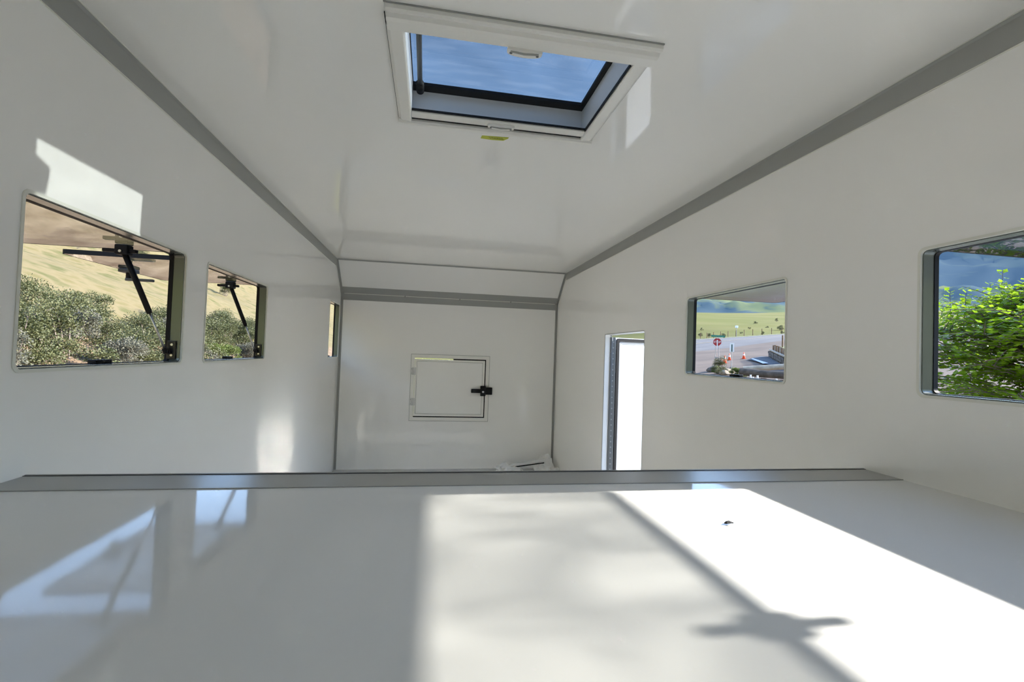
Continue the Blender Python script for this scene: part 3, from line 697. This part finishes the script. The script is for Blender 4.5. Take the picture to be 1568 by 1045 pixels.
for i, (q, zr, lab) in enumerate(((1.340, -.0500, 'small white stake lowest at left under the log barrier'), (1.350, -.0440, 'small white stake just above it under the log barrier'), (1.318, -.0445, 'small white stake in the middle under the log barrier'), (1.237, -.0500, 'small white stake at the right under the log barrier'))):
    x = 13.1; y = x*q; gz = ground_z(x, y)
    logthing('white_stake', (x, y, gz-.05), (x, y, zr*x+H+.05), .035, M['sign_white'], lab, 'white stakes under the log barrier', 'stake', 0, 8)
def rockmesh(seed, mat):
    bm = bmesh.new(); bmesh.ops.create_icosphere(bm, subdivisions=2, radius=1)
    for v in bm.verts:
        p = v.co.copy(); k_ = 1+.35*noise.noise(p*1.2+Vector((seed, 0, 0)))+.15*noise.noise(p*3+Vector((0, seed, 0)))
        v.co = Vector((p.x*k_, p.y*k_*.8, p.z*k_*.65))
    me = bpy.data.meshes.new('rock'); bm.to_mesh(me); bm.free(); me.materials.append(mat); return me
RK = [rockmesh(i*3.7, M['stone']) for i in range(3)]; RP = [rockmesh(i*2.9+20, M['stone_pale']) for i in range(3)]
def rock(x, y, s, me, label, group, dz=0):
    o = bpy.data.objects.new('rock', me); C.objects.link(o); o.location = (x, y, ground_z(x, y)+s*.2+dz); o.scale = (s, s, s)
    o.rotation_euler = (0, 0, x*3.1+y); tag(o, label, 'rock', group)
# retaining wall: stone face with pale cap, upright logs on top, earth and grass behind
ra, rb = Vector((33.5, 42.6)), Vector((25.0, 29.2))
rw = empty('retaining_wall', (ra.x, ra.y, ground_z(ra.x, ra.y)), 'stone retaining wall with pale cap and upright brown logs', 'wall')
rd = (rb-ra).normalized(); rn = Vector((-rd.y, rd.x));
if rn.x < 0: rn = -rn
L = (rb-ra).length
def wtop(s): return H+1.30-1.16*(s/L)
rng = random.Random(11)
nst = 22
for k_ in range(nst):
    s0, s1 = L*k_/nst, L*(k_+1)/nst-.04
    for row in range(3):
        gz = min(ground_z(*(ra+rd*s0)), ground_z(*(ra+rd*s1)))-.1
        h0 = gz+(wtop(s0)-.1-gz)*row/3; h1 = gz+(wtop(s0)-.1-gz)*(row+1)/3-.03
        o_ = rng.uniform(0, .06); sh = (row % 2)*.2
        p0, p1 = ra+rd*(s0+sh)-rn*o_, ra+rd*(s1+sh)-rn*o_; q0, q1 = p0+rn*.4, p1+rn*.4
        MB().add([(p0.x, p0.y, h0), (p1.x, p1.y, h0), (q1.x, q1.y, h0), (q0.x, q0.y, h0), (p0.x, p0.y, h1), (p1.x, p1.y, h1), (q1.x, q1.y, h1), (q0.x, q0.y, h1)],
                 [(3,2,1,0),(4,5,6,7),(0,1,5,4),(1,2,6,5),(2,3,7,6),(3,0,4,7)]).build('stone', M['stone'], rw)
def wp(s, o_, z): p = ra+rd*s+rn*o_; return (p.x, p.y, z)
MB().tube([wp(L*f, .12, wtop(L*f)) for f in (0, .25, .5, .75, 1)], .10, 8).build('cap_log', M['log_pale'], rw)
nl = 26
for k_ in range(nl):
    s0 = L*(k_+.5)/nl; hh = .48+.08*rng.random()
    MB().tube([wp(s0, .42, wtop(s0)-.15), wp(s0, .42, wtop(s0)+hh)], .15 if k_ % 2 else .12, 8).build('upright_log', M['log_brown'] if k_ % 3 else M['log_pale'], rw)
eb = MB(); ee = []
for j in range(5):
    for i in range(9):
        s0 = L*i/8; o_ = .55+j*1.3; eb.v.append(wp(s0, o_, wtop(s0)+.34+.10*j+.1*noise.noise(Vector((i*.7, j*.9, 3)))))
eb.f = [(j*9+i, j*9+i+1, (j+1)*9+i+1, (j+1)*9+i) for j in range(4) for i in range(8)]
eb.build('grass_bank', pmat('bank_grass', (.08, .13, .03), .9, col2=(.13, .15, .045), scale=2), rw, recalc=False)
for i, (s0, o_, lab) in enumerate(((2.6, .9, 'dark wooden fence post standing left above the retaining wall'), (5.6, 1.4, 'dark wooden fence post standing right above the retaining wall'))):
    x, y, z = wp(s0, o_, wtop(s0)+.3); logthing('fence_post', (x, y, z), (x, y, z+1.25), .07, M['log_brown'], lab, 'fence posts above the retaining wall', 'post', 0, 8)
# rocks and plants at the foot of the signs
for i, (x, q, s, pale, lab) in enumerate(((22.0, 1.548, .55, 0, 'grey boulder at the left of the rock pile by the stop sign'), (22.4, 1.52, .45, 0, 'grey boulder in the middle of the rock pile by the stop sign'), (21.5, 1.50, .42, 0, 'grey boulder at the right of the rock pile by the stop sign'), (21.3, 1.470, .50, 1, 'pale boulder beside the slim white sign post'), (20.9, 1.485, .42, 1, 'low pale boulder in front of the rock pile'), (23.5, 1.53, .18, 1, 'small pale stone on top of the rock pile'), (23.6, 1.44, .30, 0, 'dark low stone behind the slim white sign post'), (23.2, 1.41, .26, 0, 'dark low stone right of the slim white sign post'), (17.5, 1.352, .25, 0, 'dark stone above the left end of the pale log'))):
    rock(x, x*q, s, (RP if pale else RK)[i % 3], lab, 'rocks by the stop sign', .1 if i == 5 else 0)

# ------------------------------------------------------------------ vegetation
M['oak'] = leafmat('scrub_oak_leaf', (.075, .088, .030), (.135, .135, .055), .25, .6, 3.2)
M['sage'] = leafmat('grey_sage_leaf', (.11, .112, .075), (.165, .155, .115), .2, .7, 3.5)
M['bright'] = leafmat('bright_shrub_leaf', (.11, .15, .025), (.16, .19, .05), .3, .6, 2)
M['stem'] = pmat('grey_brown_stem', (.20, .16, .13), .9)
M['treeleaf'] = leafmat('tree_leaf', (.12, .22, .010), (.26, .38, .020), .60, .22, 1.2)
M['bark'] = pmat('tree_bark', (.16, .12, .09), .9, col2=(.10, .08, .06), scale=9)
M['conifer'] = leafmat('dark_conifer_leaf', (.03, .06, .035), (.05, .09, .05), .1, .7, 1)
def leaf_quad(mbv, mbf, p, d, u, ln, wd):
    k_ = len(mbv); s_ = d.cross(u).normalized()*wd; m1 = p+d*ln*.5-u*ln*.06; t_ = p+d*ln
    mbv += [tuple(p), tuple(m1+s_+u*ln*.05), tuple(t_), tuple(m1-s_+u*ln*.05), tuple(m1)]
    mbf += [(k_, k_+1, k_+4), (k_+1, k_+2, k_+4), (k_+2, k_+3, k_+4), (k_+3, k_, k_+4)]
def rand_unit(r):
    while True:
        v = Vector((r.uniform(-1, 1), r.uniform(-1, 1), r.uniform(-1, 1)))
        if .05 < v.length < 1: return v.normalized()
def bush_mesh(seed, nleaf, rx, rz, ls):
    r = random.Random(seed); lobes = []
    for i in range(11):
        a = r.uniform(0, 6.28); d = r.uniform(.15, .75); lobes.append((Vector((math.cos(a)*d*rx, math.sin(a)*d*rx, r.uniform(.25, .95)*rz*(1.05-.45*d))), r.uniform(.22, .42)*rx))
    V, F = [], []
    for i in range(nleaf):
        c, rad = r.choice(lobes); n = rand_unit(r)
        if n.z < -.4: n.z *= -.5
        p = c+n*rad*(r.random()**.35)+Vector((r.uniform(-.04, .04),)*3)
        if p.z < .02: p.z = abs(p.z)+.03
        d = (n+rand_unit(r)*.9).normalized(); u = (rand_unit(r)+Vector((0, 0, .7))).normalized()
        u = (u-d*u.dot(d)).normalized(); leaf_quad(V, F, p, d, u, ls*r.uniform(.7, 1.3), ls*r.uniform(.28, .42))
    me = bpy.data.meshes.new('foliage'); me.from_pydata(V, [], F)
    st = MB()
    for c, rad in lobes:
        base = Vector((c.x*.15, c.y*.15, -.15)); st.tube([base, base.lerp(c, .5)+Vector((0, 0, -.05)), c], [.03, .02, .008], 5)
    for i in range(26):
        c, rad = r.choice(lobes); n = rand_unit(r); n.z = abs(n.z); st.tube([c, c+n*rad*1.12], [.008, .003], 3)
    ms = bpy.data.meshes.new('stems'); ms.from_pydata(st.v, [], st.f); ms.materials.append(M['stem'])
    return me, ms
BM = []
for i, (mat, rx, rz) in enumerate((('oak', 1.15, 1.75), ('oak', 1.3, 1.45), ('sage', 1.1, 1.2), ('oak', 1.0, 1.9), ('bright', .8, .8))):
    me, ms = bush_mesh(40+i, 7500, rx, rz, .052); me.materials.append(M[mat]); BM.append((me, ms))
def bush(name, x, y, s, kind, label, group, dz=0, rot=0, cat='shrub'):
    z = ground_z(x, y); o = empty(name, (x, y, z+dz), label, cat, group); o.scale = (s, s, s); o.rotation_euler = (0, 0, rot)
    for nm, me in (('foliage', BM[kind][0]), ('stems', BM[kind][1])):
        c = bpy.data.objects.new(nm, me); C.objects.link(c); c.parent = o
    return o
rng = random.Random(23); ORD = ['first', 'second', 'third', 'fourth', 'fifth', 'sixth', 'seventh', 'eighth', 'ninth', 'tenth', 'eleventh', 'twelfth', 'thirteenth', 'fourteenth', 'fifteenth', 'sixteenth', 'seventeenth', 'eighteenth', 'nineteenth', 'twentieth', 'twenty-first', 'twenty-second']
ROWS = (('front', -7.9, 9.8, 1.25, 20, .0, (0, 2, 1, 2, 4, 0)), ('middle', -9.1, 10.8, 1.45, 18, .12, (1, 0, 2, 3)), ('back', -10.3, 12.0, 1.7, 17, .18, (3, 0, 1)))
for rown, xb, y_0, dy, n_, ds, kinds in ROWS:
    for i in range(n_):
        kd = kinds[(i*5+rng.randrange(2)) % len(kinds)]
        y = y_0+dy*i+rng.uniform(-.3, .3); x = xb+rng.uniform(-.35, .35)-.02*i
        s = rng.uniform(.78, 1.02)
        kw = {0: 'olive green', 1: 'broad olive green', 2: 'grey-green', 3: 'tall olive green', 4: 'low bright green'}[kd]
        bush('shrub', x, y, s, kd, '%s shrub, %s from the viewer in the %s row of the thicket' % (kw, ORD[i], rown), 'shrubs of the left thicket', -.30, rng.uniform(0, 6.28))
for i, (x, y, s, kd, lab) in enumerate(((-24, 36, .9, 1, 'lone shrub left on the dry slope above the thicket'), (-27, 49, 1.1, 0, 'lone shrub in the middle of the dry slope above the thicket'), (-22, 55, 1.0, 3, 'lone shrub right on the dry slope above the thicket'), (-30, 74, 1.2, 1, 'far lone shrub high on the dry slope'))):
    bush('shrub', x, y, s, kd, lab, 'shrubs on the dry slope', -.1, i)
for i, (x, y, s, k_, lab) in enumerate(((-7.05, 10.0, .30, 0, 'pale sandstone rock farthest left below the thicket'), (-7.0, 10.5, .38, 1, 'largest pale sandstone rock below the thicket'), (-7.1, 11.05, .26, 2, 'flat pale sandstone rock right of the largest one'), (-7.0, 11.6, .20, 0, 'small pale sandstone rock towards the latch keeper'), (-7.2, 12.3, .22, 1, 'small pale sandstone rock farthest right below the thicket'))):
    rock(x, y, s, RP[k_], lab, 'sandstone rocks below the thicket', -.05)
# plants by the signs
for i, (x, q, s, lab) in enumerate(((21.2, 1.525, .62, 'bright green plant low in the rock pile by the stop sign'), (20.7, 1.505, .75, 'dark green plant in front of the rock pile'), (20.0, 1.415, .70, 'grassy green clump between the slim sign post and the log barrier'), (22.6, 1.535, .5, 'small green plant at the top left of the rock pile'))):
    bush('plant', x, x*q, s, 4 if i != 1 else 0, lab, 'plants by the stop sign', 0, i, 'plant')
# shrubs scattered over the field
fs_ = [(1.64, 78, 'at the far left by the road'), (1.585, 74, 'left by the road'), (1.50, 75, 'above the stop sign'), (1.63, 96, 'upper left'), (1.33, 130, 'high in the middle'), (1.36, 105, 'in the middle'), (1.225, 112, 'large at the right'), (1.24, 160, 'high at the right'), (1.28, 120, 'right of the middle'), (1.40, 84, 'low in the middle near the road'), (1.215, 83, 'low at the right near the road'), (1.30, 80, 'low right of the middle near the road')]
for i, (q, x, lab) in enumerate(fs_):
    s = (.8, .75, .7, .6, .8, .5, 1.2, .9, .5, .45, .5, .5)[i]
    bush('shrub', x, x*q, s, (1, 3, 1, 0)[i % 4], 'dark shrub in the green field, %s' % lab, 'shrubs in the green field', 0, i)
# fence posts along the far road edge
for i in range(12):
    q = 1.68-.042*i; x = lerp_tab([(1.15, 86), (1.21, 83.5), (1.42, 75.5), (1.667, 70), (1.9, 67)], q); y = x*q; gz = ground_z(x, y)
    logthing('fence_post', (x, y, gz-.1), (x, y, gz+1.5), .09, M['log_brown'], 'wooden fence post along the field, %s from the left' % ORD[i], 'fence posts along the field', 'post', 0, 6)
# dark trees far right
for i, (x, q, hgt, lab) in enumerate(((66, .648, 4.6, 'dark far tree half hidden behind the green tree at the picture edge'), (74, .69, 3.6, 'dark far tree left of the darkest one behind the green tree'), (60, .605, 5.6, 'tallest dark far tree at the picture edge'))):
    y = x*q; gz = ground_z(x, y); r = random.Random(70+i); V, F = [], []
    for k_ in range(900):
        f = r.random()**.7; a = r.uniform(0, 6.28); rad = hgt*.36*math.sin(math.pi*min(.98, .12+f*.85))*(r.random()**.4)
        p = Vector((math.cos(a)*rad, math.sin(a)*rad, hgt*(.15+.85*f))); d = rand_unit(r); u = d.orthogonal().normalized()
        leaf_quad(V, F, p, d, u, .8, .3)
    tr = empty('far_tree', (x, y, gz), lab, 'tree', 'dark far trees')
    me = bpy.data.meshes.new('foliage'); me.from_pydata(V, [], F); me.materials.append(M['conifer'])
    c = bpy.data.objects.new('foliage', me); C.objects.link(c); c.parent = tr
    MB().tube([(x, y, gz-.2), (x, y, gz+hgt*.8)], [.2, .06], 6).build('trunk', M['bark'], tr)

# leafy tree close outside the right wall
TX, TY = 8.1, 4.75; tg = ground_z(TX, TY); TK = 1.6
tree = empty('tree', (TX, TY, tg), 'bright green leafy tree close outside the right wall', 'tree')
r = random.Random(8); tr_ = MB(); V, F = [], []
top = H+1.12
tr_.tube([(TX, TY, tg-.1), (TX+.08, TY+.05, tg+.9), (TX, TY+.12, tg+1.9), (TX+.03, TY+.15, top)], [.10, .085, .06, .02], 8)
branches = MB(); leaves = []
def sprig(p0, d, ln, nleaf, ls):
    p0 = Vector(p0); pts = []; d = d.normalized(); ln *= TK; ls *= TK
    for i in range(6):
        f = i/5; pts.append(p0+d*ln*f+Vector((0, 0, -.10*ln*f*f)))
    branches.tube(pts, [.006*(1-.8*i/5)+.0015 for i in range(6)], 4)
    side = d.cross(Vector((0, 0, 1)))
    if side.length < .1: side = Vector((1, 0, 0))
    side.normalize()
    for i in range(nleaf):
        f = (i+.6)/nleaf; k_ = min(4, int(f*5)); p = pts[k_].lerp(pts[k_+1], f*5-k_)
        s_ = 1 if i % 2 else -1
        dd = (side*s_*1.0+d*.55+Vector((0, 0, r.uniform(-.45, .15)))+rand_unit(r)*.35).normalized()
        u = (Vector((0, 0, 1))+rand_unit(r)*.6).normalized(); u = (u-dd*u.dot(dd)).normalized()
        leaves.append((p+dd*.015, dd, u, ls*r.uniform(.7, 1.2)))
for b in range(120):
    f = .10+.90*(b/119.0)**.9; zb = tg+.15+f*(top-tg-.35); a = b*2.399+r.uniform(-.3, .3)
    ln = (2.1*math.sin(math.pi*(.24+.70*f))**.8)*r.uniform(.7, 1.05)
    d = Vector((math.cos(a), math.sin(a), r.uniform(.10, .40)))
    p0 = Vector((TX+.03, TY+.12*f, zb)); pe = p0+d.normalized()*ln
    branches.tube([p0, p0.lerp(pe, .5)+Vector((0, 0, .05)), pe], [.012, .008, .003], 4)
    for k_ in range(17):
        ff = .15+.85*k_/16; q = p0.lerp(pe, ff); aa = a+r.uniform(-1.5, 1.5)
        sprig(q, Vector((math.cos(aa), math.sin(aa), r.uniform(-.25, .65))), r.uniform(.18, .36), 17, .050)
# upright sprigs at the top of the crown
for dx, dy_, z0, dz in ((.0, .80, .78, .46), (-.03, .74, .72, .38), (.05, 1.50, .66, .42), (-.05, 1.60, .60, .36), (.1, .95, .66, .44), (.0, .55, .70, .42), (.05, .25, .72, .40), (-.1, 1.2, .60, .40), (.05, 1.70, .45, .36), (.1, .0, .8, .35), (-.1, .4, .6, .40), (.2, 1.35, .5, .42), (-.2, .65, .55, .45)):
    p0 = Vector((TX+dx, TY+dy_, H+z0))
    branches.tube([(TX+.02, TY+.15, H+z0-.9), p0], [.014, .007], 5)
    sprig(p0, Vector((r.uniform(-.15, .15), r.uniform(-.12, .12), 1)), dz, 21, .060)
tr_.build('trunk', M['bark'], tree, smooth=True)
branches.build('branches', M['bark'], tree, recalc=False)
off = Vector((TX, TY, tg))
cp = Vector((0, 0, H))
def show(l):
    p = l[0]; return p.z < H+.30*p.x and p.y/p.x < .82 and p.y/p.x > .6 and p.z > H-.06*p.x
vis = sorted([l for l in leaves if show(l)], key=lambda l: (l[0]-cp).length/l[3] - (2.0 if l[0].z > H+.55 else 0)*20)
near = vis[:280]; ids = set(id(l) for l in near)
for l in leaves:
    if id(l) not in ids: leaf_quad(V, F, l[0]-off, l[1], l[2], l[3], l[3]*.36)
me = bpy.data.meshes.new('foliage'); me.from_pydata(V, [], F); me.materials.append(M['treeleaf'])
fo = bpy.data.objects.new('foliage', me); C.objects.link(fo); fo.parent = tree; fo['kind'] = 'stuff'
V2, F2 = [], []; leaf_quad(V2, F2, Vector((0, 0, 0)), Vector((1, 0, 0)), Vector((0, 0, 1)), .075, .027)
lm = bpy.data.meshes.new('leaf'); lm.from_pydata(V2, [], F2); lm.materials.append(M['treeleaf'])
for p, d, u, ls in near:
    o = bpy.data.objects.new('leaf', lm); C.objects.link(o); o.parent = tree
    s_ = u.cross(d); k_ = ls/.075
    o.matrix_local = Matrix(((d.x*k_, s_.x*k_, u.x*k_, p.x-off.x), (d.y*k_, s_.y*k_, u.y*k_, p.y-off.y), (d.z*k_, s_.z*k_, u.z*k_, p.z-off.z), (0, 0, 0, 1)))
